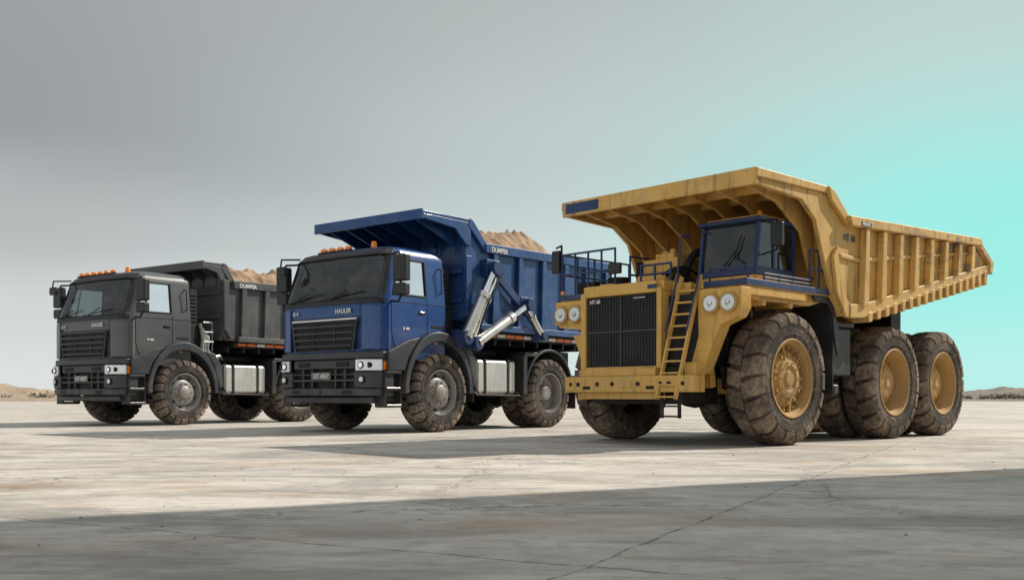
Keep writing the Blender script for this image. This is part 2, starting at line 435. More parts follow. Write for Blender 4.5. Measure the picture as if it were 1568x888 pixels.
    C.bx(1.36,1.41,-.78,.78,1.808,1.842)
    C.done()
    text('badge_lettering', 'HAULER', M['white'], E, (1.385,.26,1.925), .10)
    text('badge_lettering_small', 'D 4', M['white'], E, (1.385,-.78,1.925), .09)
    text('door_lettering', 'D 400', M['white'], E, (.80,1.208,1.66), .06, 'y')
    B = Part('front_bumper', M['plastic2'], E, bevel=.022, seg=3)
    def bar(z0, z1, xo, ya, yb, back=1.0):
        pts = []
        for k in range(9):
            y = ya+(yb-ya)*k/8; ax = 1.42+xo-.05*(abs(y)/1.2)**2 - max(0, abs(y)-.98)**1.5*1.2
            pts.append((ax, y))
        B.prism([(back, ya)]+pts+[(back, yb)], z0, z1, 'z')
    bar(1.185, 1.30, .03, -1.22, 1.22, .95)
    bar(1.03, 1.18, .0, -.74, .74)
    bar(.60, .72, .05, -1.2, 1.2)
    bar(.725, .985, .03, .74, 1.21); bar(.725, .985, .03, -1.21, -.74)
    bar(.48, .585, -.05, -1.05, 1.05)
    B.done()
    Bk = Part('bumper_openings', M['black'], E, bevel=.006)
    Bk.bx(1.05,1.34,-.78,.78,.70,1.05)
    for y in (1,-1):
        Bk.prism([(1.38,y*.80),(1.42,y*.80),(1.38,y*1.08),(1.3,y*1.15),(1.25,y*1.1)], 1.0, 1.185, 'z')
        Bk.cyl((1.40,y*.93,.86),(1.452,y*.93,.86),.062,n=20)
        Bk.bx(1.40,1.430,y*.46-.14,y*.46+.14,1.07,1.14)
        Bk.bx(1.42,1.466,y*.6-.10,y*.6+.10,.635,.685)
    Bk.cyl((1.40,0,.66),(1.472,0,.66),.035)
    Bk.done()
    Bb = Part('bumper_bars', M['plastic2'], E, bevel=.008)
    Bb.bx(1.33,1.41,-.74,.74,.83,.865); Bb.bx(1.33,1.41,-.74,.74,.93,.955)
    for yy in (-.5,-.28,.28,.5): Bb.bx(1.33,1.40,yy-.02,yy+.02,.72,1.03)
    Bb.done()
    Np = Part('number_plate', M['plate'], E, bevel=.004); Np.bx(1.42,1.435,-.26,.20,.86,.98); Np.done()
    text('plate_lettering', 'DT 4057', M['white'], E, (1.437,-.2,.885), .10)
    Hl = Part('headlamps', M['lens'], E, bevel=.014)
    for y in (1,-1):
        a = [(1.40,y*.80),(1.455,y*.80),(1.44,y*.98),(1.375,y*1.10),(1.26,y*1.215),(1.20,y*1.18)]
        Hl.prism(a, .995, 1.175, 'z')
        Hl.cyl((1.44,y*.93,.86),(1.465,y*.93,.86),.045,n=16)
    Hl.done()
    Hc = Part('headlamp_bezel', M['black'], E, bevel=.004)
    for y in (1,-1):
        Hc.cyl((1.41,y*.92,1.085),(1.4585,y*.92,1.085),.060,n=18); Hc.cyl((1.36,y*1.06,1.085),(1.412,y*1.06,1.085),.045,n=18)
    Hc.done()
    Hr = Part('headlamp_reflector', M['chrome'], E, bevel=.004)
    for y in (1,-1): Hr.cyl((1.44,y*.92,1.085),(1.462,y*.92,1.085),.045,n=18)
    Hr.done()
    Am = Part('marker_lamps', M['amber'], E, bevel=.01)
    for y in (1,-1):
        Am.bx(1.18,1.235,y*1.215-.015,y*1.215+.015,1.01,1.15)
        Am.bx(.95,1.08,y*1.22-.012,y*1.22+.012,1.215,1.26)
        Am.bx(.0,.07,y*1.205-.012,y*1.205+.012,1.45,1.49)
    ys = (-.80,-.60,-.38,-.16,.06,.28) if not blue else (-.52,-.32,-.12,.08)
    for yy in ys:
        Am.ball((.93,yy,3.045),.050,(1.0,1.6,.85))
    Am.cyl((.75,.50,3.03),(.75,.50,3.14),.055,.042,n=16)
    Am.done()
    Lb = Part('lamp_bar', M['black'], E, bevel=.004)
    Lb.bx(.86,.98,ys[0]-.1,ys[-1]+.1,2.99,3.02); Lb.cyl((.75,.5,3.0),(.75,.5,3.035),.07)
    Lb.done()
    W = Part('wipers', M['black'], E, bevel=0)
    W.tube([(1.36,.05,2.13),(1.33,.45,2.30)],.010,6); W.tube([(1.365,-.05,2.16),(1.30,.85,2.26)],.008,6)
    W.tube([(1.36,-.85,2.13),(1.34,-.45,2.28)],.010,6); W.tube([(1.33,-.95,2.15),(1.335,-.12,2.27)],.008,6); W.done()
    Mi = Part('mirror_housings', M['plastic'], E, bevel=.03, seg=3)
    Ma = Part('mirror_arms', M['black'], E, bevel=0)
    Mg = Part('mirror_faces', M['mirror'], E, bevel=0)
    for y in (1,-1):
        Mi.bx(.98,1.12,y*1.42-.14,y*1.42+.14,2.40,2.82); Mi.bx(.98,1.12,y*1.42-.13,y*1.42+.13,2.18,2.37)
        Mg.bx(.974,.979,y*1.42-.10,y*1.42+.10,2.43,2.77)
        Ma.tube([(.95,y*1.13,2.86),(1.05,y*1.36,2.86),(1.05,y*1.42,2.80)],.018)
        Ma.tube([(1.05,y*1.19,2.1),(1.08,y*1.38,2.08),(1.05,y*1.42,2.18)],.018)
    Ma.tube([(1.05,-1.0,2.93),(1.38,-1.08,2.90),(1.40,-1.08,2.78)],.014)
    Mi.bx(1.34,1.42,-1.19,-.97,2.62,2.78)
    Mi.done(); Ma.done(); Mg.done()
    Fd = Part('front_fenders', M['plastic2'], E, bevel=.018, seg=3)
    for y in (1,-1):
        y0, y1 = sorted((y*.80, y*1.30))
        Fd.arc(0,.70,.74,.80,.83,.96,-4,184,y0,y1,20)
        q0, q1 = sorted((y*1.19, y*1.27))
        Fd.prism([(.80,1.0),(.72,1.22),(.45,1.55),(.7,1.5),(1.18,1.3),(1.18,1.0)], q0, q1)
        Fd.prism([(-.80,.95),(-.72,1.22),(-.5,1.5),(-.75,1.45),(-.92,1.2),(-.95,.75),(-.86,.75)], y0, y1)
    Fd.done()
    Fl0 = Part('wheel_arch_liner', M['black'], E, bevel=0)
    for y in (1,-1): Fl0.bx(-.8,.8,*sorted((y*.55,y*.60)),.95,1.6)
    Fl0.done()
    Sp = Part('cab_steps', M['plastic'], E, bevel=.01)
    St2 = Part('step_treads', M['steel'], E, bevel=.005)
    for y in (1,-1):
        a, b = sorted((y*.95, y*1.12))
        Sp.bx(.86,1.20,a,b,.50,1.20)
        for z in (.45,.72,.98):
            c, d = sorted((y*1.02, y*1.25)); Sp.bx(.86,1.22,c,d,z-.035,z)
            St2.bx(.88,1.20,c+.01,d+.004,z+.001,z+.014)
        c, d = sorted((y*1.0, y*1.23)); Sp.bx(.84,.875,c,d,.42,1.2); Sp.bx(1.195,1.225,c,d,.42,1.2)
    Sp.done(); St2.done()
    Ch = Part('chassis_frame', M['chassis'], E, bevel=.01)
    for y in (.42,-.42): Ch.bx(-4.3,1.2,y-.05,y+.05,.86,1.12)
    for x in (-.9,-1.7,-2.4,-3.8,-4.2): Ch.bx(x-.05,x+.05,-.42,.42,.9,1.08)
    Ch.cyl((0,-1.0,.62),(0,1.0,.62),.09); Ch.cyl((-3.14,-1.0,.65),(-3.14,1.0,.65),.11)
    Ch.ball((0,.15,.62),.22); Ch.ball((-3.14,0,.65),.27)
    Ch.cyl((-.4,0,.85),(-3.0,0,.68),.05)
    for y in (.55,-.55):
        for x0 in (0,-3.14):
            for k in range(3): Ch.bx(x0-.5+.1*k,x0+.5-.1*k,y-.04,y+.04,.72+.025*k,.74+.025*k)
    Ch.bx(.4,1.15,-.9,.9,.62,.8); Ch.bx(.3,1.0,-.45,.45,.55,1.25)
    for y in (1,-1):
        for k in range(5): Ch.bx(-2.9-.1*k,-2.86-.1*k,*sorted((y*.5,y*.58)),1.1,1.14)
        Ch.cyl((-.62,y*.75,.85),(-.85,y*.75,.85),.16)
    Ch.done()
    Ex = Part('air_intake_stack', M['black'], E, bevel=.02)
    Ex.bx(-.52,-.26,.72,1.1,1.25,2.05); Ex.bx(-.46,-.28,.86,1.08,2.05,2.75); Ex.bx(-.52,-.26,-.95,.65,1.2,2.2)
    for k in range(8): Ex.bx(-.45,-.27,1.08,1.10,2.1+.075*k,2.14+.075*k)
    Ex.cyl((-.38,.5,2.0),(-.38,.5,2.9),.07); Ex.done()
    Pp = Part('air_lines', M['steel'], E, bevel=0); Pk = Part('coiled_hoses', M['black'], E, bevel=0)
    if not blue:
        for k, r in enumerate((.035,.025,.03)):
            x = -.5-.07*k
            Pp.hose([(x,1.12,2.05-.1*k),(x-.04,1.16,1.75),(x-.02,1.15,1.55),(x-.15,1.15,1.40),(x-.35,1.12,1.32+.05*k),(x-.5,1.0,1.36)], r, 8)
        Pp.tube([(-.56,1.15,2.1),(-.78,1.15,2.1),(-.78,1.15,1.5)],.016,6)
        Pp.tube([(-.56,1.18,1.9),(-.78,1.18,1.9)],.014,6); Pp.tube([(-.56,1.18,1.7),(-.78,1.18,1.7)],.014,6)
    else:
        for k in range(3):
            Pp.hose([(-.5-.06*k,.95,1.6),(-.62-.05*k,1.02,1.42),(-.7,1.0,1.22)],.016,6)
        Pp.tube([(-.44,1.1,1.2),(-.95,1.1,1.22),(-.95,1.1,.7)],.018,6)
    for k in range(4):
        Pk.hose([(-.55,.4+.12*k,2.0),(-.62-.03*k,.45+.12*k,1.6),(-.75,.5+.1*k,1.35),(-.85,.4+.1*k,1.5)], .018, 7)
    Pp.done(); Pk.done()
    T = Part('fuel_tank', M['alu'], E, bevel=.055, seg=4)
    T.bx(-2.22,-1.10,.62,1.16,.64,1.24); T.bx(-2.1,-1.2,-1.16,-.62,.66,1.2); T.done()
    Ts = Part('tank_straps', M['black'], E, bevel=.006)
    for x in (-1.32,-1.98):
        Ts.bx(x-.03,x+.03,.60,1.172,.63,1.252)
    Ts.cyl((-1.2,1.0,1.23),(-1.2,1.0,1.29),.05); Ts.bx(-1.08,-.98,.7,1.1,.7,1.15)
    Ts.bx(-.96,-.80,.55,1.05,.55,1.2)
    Ts.tube([(-1.0,1.22,.62),(-2.3,1.22,.60)],.02); Ts.tube([(-1.1,1.22,.62),(-1.1,1.0,.9)],.018); Ts.tube([(-2.2,1.22,.62),(-2.2,1.0,.9)],.018)
    Ts.cyl((-1.2,.7,1.38),(-2.1,.7,1.38),.09)
    Ts.done()
    Rf = Part('rear_fenders', M['plastic'], E, bevel=.014)
    for y in (1,-1):
        y0, y1 = sorted((y*.45, y*1.27))
        Rf.arc(-3.14,.68,.73,.76,.78,.81,8,172,y0,y1,18)
        Rf.bx(-2.42,-2.30,y0,y1,.62,1.35); Rf.bx(-2.75,-2.35,y0,y1,1.33,1.41)
    Rf.done()
    if blue:
        top = 3.22; zb = 1.76; xf = -.66; xe = -5.35; cx0, cx1, cz = .42, -.72, 3.62; xs = -1.16; W1 = 1.30
        side = [(xf,1.95),(xf-.02,3.1),(cx1,3.5),(cx1,cz-.01),(xs,top+.0),(xe,top+.08),(xe+.2,zb),(-.95,zb)]
    else:
        top = 2.96; zb = 1.74; xf = -.98; xe = -4.9; cx0, cx1, cz = -.50, -.96, 3.33; xs = -1.22; W1 = 1.262
        side = [(xf,1.85),(xf,3.0),(cx1,3.15),(cx1,cz-.01),(xs,top),(xe,top+.04),(xe+.1,zb),(-1.08,zb)]
    Bd = Part('bed_shell', bedmat, E, bevel=.01)
    W0 = 1.25
    Bd.prism(side, W0-.06, W0); Bd.prism(side, -W0, -W0+.06)
    Bd.bx(xe+.1, xf-.25, -W0+.062, W0-.062, zb, zb+.06)
    Bd.prism([(xf-.001,1.9),(cx1+.002,cz-.05),(cx1-.06,cz-.05),(xf-.07,1.9)], -W0+.062, W0-.062)
    Bd.prism([(xf-.001,1.9),(xf-.07,1.9),(-1.1,zb+.03),(-.96,zb)], -W0+.062, W0-.062)
    Bd.bx(xe, xe+.08, -W0+.062, W0-.062, zb+.05, top-.05)
    Bd.done()
    Ca = Part('bed_canopy', bedmat, E, bevel=.012)
    Ca.prism([(cx0,cz),(cx1-.05,cz+.01),(cx1-.05,cz-.045),(cx0,cz-.05)], -W1, W1)
    Ca.bx(cx0-.003, cx0+.05, -W1-.01, W1+.01, cz-.15, cz+.02)
    for y in (1,-1):
        a, b = sorted((y*(W1+.001), y*(W1-.05)))
        Ca.prism([(cx0-.004,cz-.05),(cx0-.004,cz-.13),(cx1+.35*(1 if blue else .4),cz-.2),(xf+.0,cz-.45),(cx1-.06,cz-.45),(cx1-.05,cz-.05)], a, b)
        a, b = sorted((y*(W1+.012), y*(W1-.06)))
        Ca.prism([(cx1-.03,cz+.025),(cx1-.12,cz-.02),(xs-.08,top-.02),(xs-.02,top-.12),(cx1+.03,cz-.1)], a, b)
    nr = 6
    for k in range(nr):
        y = -W0+.2+(2*W0-.4)*k/(nr-1)
        Ca.prism([(cx0,cz-.05),(cx0,cz-.10),(xf+.05,cz-.45 if blue else cz-.3),(xf-.0,cz-.6),(xf-.02,cz-.05)], y-.02, y+.02)
    for z in (2.2,2.7): Ca.bx(xf-.02,xf+.05,-W0+.05,W0-.05,z,z+.08)
    Ca.done()
    Rb = Part('bed_ribs', bedmat, E, bevel=.012)
    for y in (1,-1):
        a, b = sorted((y*(W0+.001), y*(W0+.085)))
        Rb.prism([(xs+.03,top+.04),(xe-.02,top+.11),(xe-.02,top-.05),(xs-.0,top-.12)], a, b)
        Rb.bx(xe+.15,xf-.35,a,b,zb-.02,zb+.09)
        nrib = 6
        for k in range(nrib):
            x = xs-.28-(xs-xe-.55)*k/(nrib-1)
            Rb.prism([(x-.10,zb+.09),(x+.10,zb+.09),(x+.06,top-.1),(x-.06,top-.1)], a, b-.012 if y > 0 else b)
        Rb.beam((xf-.06,y*(W0+.03),1.95),(xf-.05,y*(W0+.03),3.0),.06,.14,up=(1,0,0))
        Rb.beam((xf-.08,y*(W0+.03),1.98),(-1.2,y*(W0+.03),zb+.05),.06,.12,up=(0,0,1))
    Rb.done()
    Sf = Part('bed_subframe', M['chassis'], E, bevel=.01)
    Sf.bx(xe+.5,-.7,-.5,.5,1.14,1.5); Sf.bx(xe+.35,xf-.3,-1.22,1.22,1.61,zb-.025)
    for k in range(9): Sf.bx(-1.2-.42*k,-1.14-.42*k,-1.18,1.18,1.5,1.61)
    Sf.done()
    Rr = Part('reflector_strip', M['red'], E, bevel=.004); Rw = Part('reflector_strip_white', M['white'], E, bevel=.004)
    for k in range(15):
        x = xf-.4-.26*k
        (Rr if k % 3 != 2 else Rw).bx(x-.23,x,1.221,1.232,1.64,1.70)
    Rr.done(); Rw.done()
    text('bed_lettering', 'DUMPER', M['white'], E, (xs-.12,W0+.09,top-.09), .12, 'y')
    sand_heap(E, xs-.05, xe+.4, W0-.08, top-.25, top+(.60 if blue else .46), 3.1 if blue else 8.7)
    if blue:
        Hy = Part('hydraulic_cylinders', M['steel'], E, bevel=.004)
        Hch = Part('hydraulic_rods', M['chrome'], E, bevel=0)
        Hj = Part('hydraulic_joints', M['navy'], E, bevel=.01)
        def hyd(p0, p1, r, f):
            p0 = Vector(p0); p1 = Vector(p1); m = p0.lerp(p1, f); m2 = p0.lerp(p1, f-.06)
            Hy.cyl(p0, m, r); Hy.cyl(m2, p0.lerp(p1, f+.01), r*1.2); Hy.cyl(p0, p0.lerp(p1,.05), r*1.2)
            Hch.cyl(m, p1, r*.6)
            for p in (p0, p1): Hj.cyl(p-Vector((0,.09,0)), p+Vector((0,.09,0)), r*1.3, n=16)
        hyd((-.46,1.44,1.58),(-1.24,1.44,2.82),.095,.62)
        hyd((-.68,1.34,1.52),(-1.44,1.34,2.78),.075,.62)
        hyd((-.74,1.44,1.50),(-2.22,1.44,2.26),.090,.66)
        hyd((-2.72,1.38,1.72),(-2.2,1.38,2.28),.062,.6)
        Hy.done(); Hch.done()
        Hj.beam((-1.22,1.34,2.86),(-2.20,1.34,2.20),.06,.14,up=(0,0,1)); Hj.beam((-2.2,1.34,2.2),(-2.85,1.34,1.66),.06,.12)
        Hj.prism([(-.36,1.42),(-.36,1.72),(-.62,1.72),(-.95,1.58),(-.95,1.38)], 1.20, 1.36)
        Hj.bx(-2.85,-2.6,1.22,1.40,1.60,1.76); Hj.bx(-1.46,-1.10,1.26,1.38,2.68,2.98); Hj.bx(-2.34,-2.08,1.26,1.38,2.14,2.40)
        Hj.tube([(-.5,1.2,1.3),(-.85,1.25,1.2),(-.8,1.2,1.0)],.03)
        Hj.done()
        Hk = Part('hydraulic_hoses', M['black'], E, bevel=0)
        for k in range(3):
            Hk.hose([(-.45-.04*k,1.36,1.75),(-.75,1.38+.02*k,1.85+.06*k),(-1.0,1.36,1.7),(-1.15,1.34,1.55)], .016, 7)
        Hk.hose([(-1.3,1.46,2.75),(-1.15,1.55,2.45),(-.95,1.54,2.2),(-.8,1.45,1.7)], .016, 7)
        Hk.done()
    Fl = Part('mud_flaps', M['black'], E, bevel=.004)
    for y in (1,-1):
        a, b = sorted((y*.7, y*1.25)); Fl.bx(-4.02,-4.0,a,b,.35,1.0); Fl.bx(-.90,-.88,a,b,.5,.95)
    Fl.done()
    mt = (M['carcass'], M['rubber'])
    for y, nm in ((1.12,'left'),(-1.12,'right')):
        sd = 1 if y > 0 else -1
        tyre('front_tyre_'+nm, E, (0,y,.65), .65, .42, 22, mt, fill=.34)
        rim('front_rim_'+nm, E, (0,y,.65), .65, .42, sd, M['rimsteel'], 'front')
        tyre('rear_outer_tyre_'+nm, E, (-3.14,sd*1.10,.65), .65, .36, 22, mt, fill=.34)
        rim('rear_rim_'+nm, E, (-3.14,sd*1.10,.65), .65, .36, sd, M['rimsteel'], 'rear')
        tyre('rear_inner_tyre_'+nm, E, (-3.14,sd*.70,.65), .65, .34, 22, mt, fill=.34)
    return E

# ------------------------------------------------------------ haul truck
def haul_truck(loc, phi):
    E = empty('mining_haul_truck', loc, phi)
    Y = M['yellow']; YB = M['yellowbed']
    RT = .81; mt = (M['carcass2'], M['rubber2'])
    for sd, nm in ((1,'left'),(-1,'right')):
        tyre('front_tyre_'+nm, E, (0,sd*1.22,RT), RT, .46, 19, mt, slant=.16, fill=.37)
        rim('front_rim_'+nm, E, (0,sd*1.22,RT), RT, .46, sd, M['yrim'], 'haulfront')
        for i, x in enumerate((-2.76,-4.38)):
            tyre('rear_outer_tyre_%s_%d' % (nm, i+1), E, (x,sd*1.22,.79), .79, .44, 19, mt, slant=.16, fill=.37)
            rim('rear_rim_%s_%d' % (nm, i+1), E, (x,sd*1.22,.79), .79, .44, sd, M['yrim'], 'haulrear')
            tyre('rear_inner_tyre_%s_%d' % (nm, i+1), E, (x,sd*.70,.79), .79, .42, 19, mt, slant=.16, fill=.37)
    Ch = Part('chassis_frame', M['chassis'], E, bevel=.015)
    for y in (.38,-.38): Ch.bx(-4.9,1.2,y-.08,y+.08,.9,1.35)
    for x in (-.9,-1.7,-3.5,-4.8): Ch.bx(x-.08,x+.08,-.4,.4,.95,1.3)
    for x in (0,-2.76,-4.38):
        Ch.cyl((x,-1.1,.8),(x,1.1,.8),.15); Ch.ball((x,0,.8),.36)
    Ch.bx(-.5,1.15,-.75,.9,.95,1.8)
    Ch.bx(.5,1.2,-.7,.7,.5,.95)
    Ch.done()
    Sc = Part('suspension_struts', Y, E, bevel=.01)
    for y in (1,-1):
        Sc.cyl((.12,y*.80,.75),(.05,y*.78,1.75),.12); Sc.beam((.7,y*.5,.75),(0,y*.85,.72),.14,.16)
        Sc.beam((0,y*.6,.78),(0,y*.98,.78),.26,.26)
        Sc.beam((.95,y*.80,1.75),(.80,y*.80,.70),.10,.10,up=(0,1,0))
    Sc.cyl((.75,.35,.68),(.1,.95,.66),.045); Sc.done()
    Uh = Part('underbody_hoses', M['black'], E, bevel=0)
    for k in range(6):
        Uh.hose([(.9,.62+.05*k,1.7),(.85-.05*k,.75+.03*k,1.3),(.6,.85,1.0-.06*k),(.2,.9,.95)], .018, 7)
    Uh.done()
    B = Part('front_bumper', Y, E, bevel=.016, seg=3)
    B.prism([(1.2,-1.0),(1.42,-1.0),(1.46,-.96),(1.46,.96),(1.42,1.0),(1.2,1.0)], .645, .84, 'z')
    B.bx(1.22,1.40,-.75,.45,.56,.643); B.bx(1.15,1.38,-.8,.42,.845,.93)
    B.bx(1.1,1.3,.78,.95,.843,.99)
    B.bx(1.461,1.475,-.05,.12,.70,.78)
    B.bx(1.18,1.34,-.86,-.78,.55,.643); B.bx(1.461,1.47,-.95,-.80,.665,.82); B.bx(1.461,1.47,.78,.95,.665,.82)
    B.done()
    Bh = Part('bumper_holes', M['black'], E, bevel=0)
    for y in (-.86,-.74,-.42,-.18,.22,.55,.68,.88): Bh.cyl((1.45,y,.745),(1.473,y,.745),.026,n=14)
    for y in (-.6,.4): Bh.bx(1.45,1.463,y-.06,y+.06,.68,.72)
    Bh.done()
    H = Part('hood', Y, E, bevel=.025, seg=3)
    y0, y1 = -.85, .44
    H.bx(.2,1.24,y0,y1,1.86,1.99)
    H.bx(.2,1.22,y0,y0+.05,.93,1.86); H.bx(.2,1.22,y1-.05,y1,.93,1.86)
    H.bx(1.20,1.30,y0,y0+.085,.93,1.90); H.bx(1.20,1.30,y1-.075,y1,.93,1.90)
    H.bx(1.20,1.30,y0+.085,y1-.075,1.845,1.985); H.bx(1.20,1.30,y0+.085,y1-.075,.90,.96)
    H.prism([(y1,.95),(y1,1.95),(.72,1.95),(.60,.95)], 1.02, 1.08, 'x')
    H.bx(.6,.66,-.6,.2,1.99,2.02); H.bx(.9,1.1,-.7,-.5,1.99,2.03)
    H.done()
    Gk = Part('radiator_backing', M['black'], E, bevel=0); Gk.bx(1.15,1.20,y0+.06,y1-.06,.95,1.86); Gk.done()
    Gg = Part('radiator_grille', M['plastic2'], E, bevel=0)
    a, b = y0+.085, y1-.08
    for k in range(25):
        yy = a+(b-a)*k/24; Gg.bx(1.245,1.262,yy-.004,yy+.004,.965,1.84)
    for k in range(27):
        zz = .97+.86*k/26; Gg.bx(1.240,1.2585,a,b,zz-.0045,zz+.0045)
    Gg.done()
    Gg2 = Part('grille_frame', M['plastic2'], E, bevel=.004)
    Gg2.bx(1.225,1.275,a,b,1.385,1.41); Gg2.bx(1.225,1.275,(a+b)/2-.012,(a+b)/2+.012,.96,1.384); Gg2.bx(1.225,1.275,(a+b)/2-.012,(a+b)/2+.012,1.411,1.84)
    Gg2.done()
    text('hood_lettering', 'HT 60', M['white'], E, (1.28,-.70,1.765), .065)
    sk = Part('hood_badge_plate', M['navy'], E, bevel=0); sk.bx(1.300,1.304,.24,.38,1.89,1.94); sk.done()
    Hp = Part('hood_handles', M['steel'], E, bevel=0)
    Hp.tube([(1.30,.06,1.79),(1.33,.06,1.79),(1.33,.22,1.79),(1.30,.22,1.79)], .01, 6); Hp.done()
    Hs = Part('headlamp_panels', Y, E, bevel=.018, seg=3)
    Hs.prism([(.86,1.84),(1.46,1.84),(1.46,1.60),(1.40,1.50),(1.18,1.42),(.92,.86),(.74,.86),(.88,1.30)], .95, 1.16, 'x')
    Hs.prism([(-.88,1.84),(-1.42,1.84),(-1.42,1.58),(-1.34,1.50),(-.88,1.45)], .95, 1.16, 'x')
    Hs.prism([(-.86,1.40),(-1.16,1.40),(-.92,.86),(-.86,.86)], 1.0, 1.1, 'x')
    Hs.bx(1.161,1.175,.96,1.44,1.54,1.80); Hs.bx(1.161,1.175,-1.41,-.90,1.54,1.80)
    Hs.done()
    Hb = Part('headlamp_bezels', M['yrim'], E, bevel=.005); Hl = Part('headlamps', M['lens'], E, bevel=0); Hr = Part('headlamp_bulbs', M['chrome'], E, bevel=0)
    for y in (1.08,1.32,-1.03,-1.28):
        c = (1.17, y, 1.665)
        Hb.cyl(c,(1.215,y,1.665),.118,n=28)
        Hl.cyl((1.20,y,1.665),(1.222,y,1.665),.096,.088,n=28); Hr.ball((1.216,y,1.665),.035)
    Hb.done(); Hl.done(); Hr.done()
    D = Part('deck', Y, E, bevel=.012)
    D.bx(-.88,1.02,.46,1.44,1.86,1.93); D.bx(-.6,1.02,-1.46,-.85,1.86,1.93); D.bx(-.6,.4,-.85,.46,1.84,1.9)
    for y in (1,-1):
        D.bx(-.30,1.0,*sorted((y*1.38,y*1.44)),1.76,1.86)
        D.prism([(1.0,1.86),(1.0,1.78),(.72,1.72),(-.5,1.72),(-.86,1.80),(-.86,1.86)], *sorted((y*.86,y*1.37)))
    D.bx(-.1,.0,.5,1.38,1.66,1.74); D.bx(.5,.6,.5,1.38,1.66,1.74)
    D.done()
    Dn = Part('deck_edge_trim', M['navy'], E, bevel=.006)
    Dn.bx(-.90,1.03,1.441,1.455,1.87,1.945); Dn.bx(1.021,1.036,.86,1.455,1.87,1.945); Dn.bx(-.9,-.88,.5,1.455,1.87,1.945)
    Dn.bx(1.021,1.036,-1.475,-.85,1.87,1.945); Dn.bx(.5,1.03,-1.475,-1.461,1.87,1.945)
    Dn.done()
    Df = Part('rear_splash_guard', M['plastic'], E, bevel=.008)
    Df.prism([(-.90,1.86),(-1.00,1.72),(-1.07,1.35),(-1.05,.66),(-1.03,.66),(-1.03,1.35),(-.96,1.70),(-.86,1.80)], .86, 1.40)
    Df.prism([(-.86,1.86),(-.98,1.80),(-1.14,1.5),(-1.12,1.1),(-1.03,1.35),(-.98,1.65),(-.86,1.77),(-.55,1.78),(-.5,1.86)], 1.401, 1.43)
    Df.done()
    c0, c1, f0, f1 = .38, 1.22, -.42, .47
    zb, zt = 1.935, 2.76
    Cb = Part('cab_body', Y, E, bevel=.012)
    Cb.bx(f0,f1,c0,c1,zb,zb+.12)
    Cb.bx(f0,f0+.03,c0,c1,zb+.12,zt-.05)
    Cb.done()
    Cn = Part('cab_lower_band', M['navy'], E, bevel=.008)
    Cn.bx(f1-.04,f1+.004,c0-.003,c1+.003,zb+.121,zb+.20); Cn.bx(f0,f1-.041,c1-.03,c1+.004,zb+.121,zb+.20); Cn.done()
    Cp = Part('cab_pillars', M['navy'], E, bevel=.008)
    ft = f1-.09
    for yy in (c0+.025,c1-.025):
        Cp.beam((f1-.02,yy,zb+.18),(ft-.02,yy,zt-.04),.05,.05)
        Cp.beam((f0+.03,yy,zb+.1),(f0+.03,yy,zt-.04),.05,.06)
        Cp.beam((.06,yy,zb+.18),(.06,yy,zt-.04),.05,.045)
        Cp.beam((f1-.02,yy,zb+.21),(f0,yy,zb+.21),.045,.03)
    Cp.done()
    Cr = Part('cab_roof', M['navy'], E, bevel=.02)
    Cr.bx(f0-.03,ft+.05,c0-.03,c1+.03,zt-.055,zt+.0); Cr.done()
    Cr2 = Part('cab_roof_panel', Y, E, bevel=.012); Cr2.bx(f0,ft-.05,c0+.03,c1-.03,zt+.001,zt+.035); Cr2.done()
    G = Part('cab_glass', M['glass'], E, bevel=0)
    G.hexa([(f1-.03,c0+.04,zb+.19),(f1-.03,c1-.04,zb+.19),(ft-.03,c1-.04,zt-.05),(ft-.03,c0+.04,zt-.05)],[(f1-.036,c0+.04,zb+.19),(f1-.036,c1-.04,zb+.19),(ft-.036,c1-.04,zt-.05),(ft-.036,c0+.04,zt-.05)])
    for yy in (c0+.02,c1-.025):
        G.bx(f0+.05,.04,yy,yy+.006,zb+.2,zt-.05)
        G.hexa([(.08,yy,zb+.2),(f1-.05,yy,zb+.2),(ft-.05,yy,zt-.05),(.08,yy,zt-.05)],[(.08,yy+.006,zb+.2),(f1-.05,yy+.006,zb+.2),(ft-.05,yy+.006,zt-.05),(.08,yy+.006,zt-.05)])
    G.done()
    I = Part('cab_interior', M['seat'], E, bevel=.02)
    I.bx(-.15,.15,.65,.95,zb+.13,zb+.30); I.bx(-.2,-.12,.65,.95,zb+.25,zb+.62); I.bx(.25,.40,c0+.06,c1-.06,zb+.13,zb+.30)
    I.cyl((.22,.8,zb+.36),(.24,.8,zb+.38),.12,n=20); I.done()
    Am = Part('beacon_lamps', M['amber'], E, bevel=.006)
    Am.cyl((.2,1.1,zt+.03),(.2,1.1,zt+.10),.035,.028,n=14); Am.bx(1.02,1.05,-1.43,-1.38,1.95,2.0)
    Am.done()
    W = Part('wipers', M['black'], E, bevel=0)
    W.tube([(f1,.72,zb+.2),(f1-.03,.95,zb+.46)],.008,6); W.tube([(f1-.015,.9,zb+.32),(f1-.06,.98,zb+.62)],.007,6); W.done()
    Mi = Part('mirrors', M['plastic'], E, bevel=.012)
    Mi.bx(.30,.36,1.34,1.50,2.38,2.66); Mi.bx(.98,1.03,-1.62,-1.48,2.25,2.56); Mi.bx(.98,1.03,-.62,-.42,2.16,2.30)
    Mi.done()
    Mj = Part('mirror_brackets', M['black'], E, bevel=0)
    Mj.tube([(.33,1.22,2.70),(.33,1.42,2.70),(.33,1.42,2.64)],.012); Mj.tube([(.33,1.22,2.30),(.33,1.42,2.34),(.33,1.42,2.4)],.012)
    Mj.tube([(1.0,-1.44,2.0),(1.0,-1.46,2.62),(1.0,-1.55,2.6)],.014); Mj.tube([(1.0,-.52,1.98),(1.0,-.52,2.2)],.012)
    Mj.done()
    Rl = Part('handrails', M['navy'], E, bevel=0)
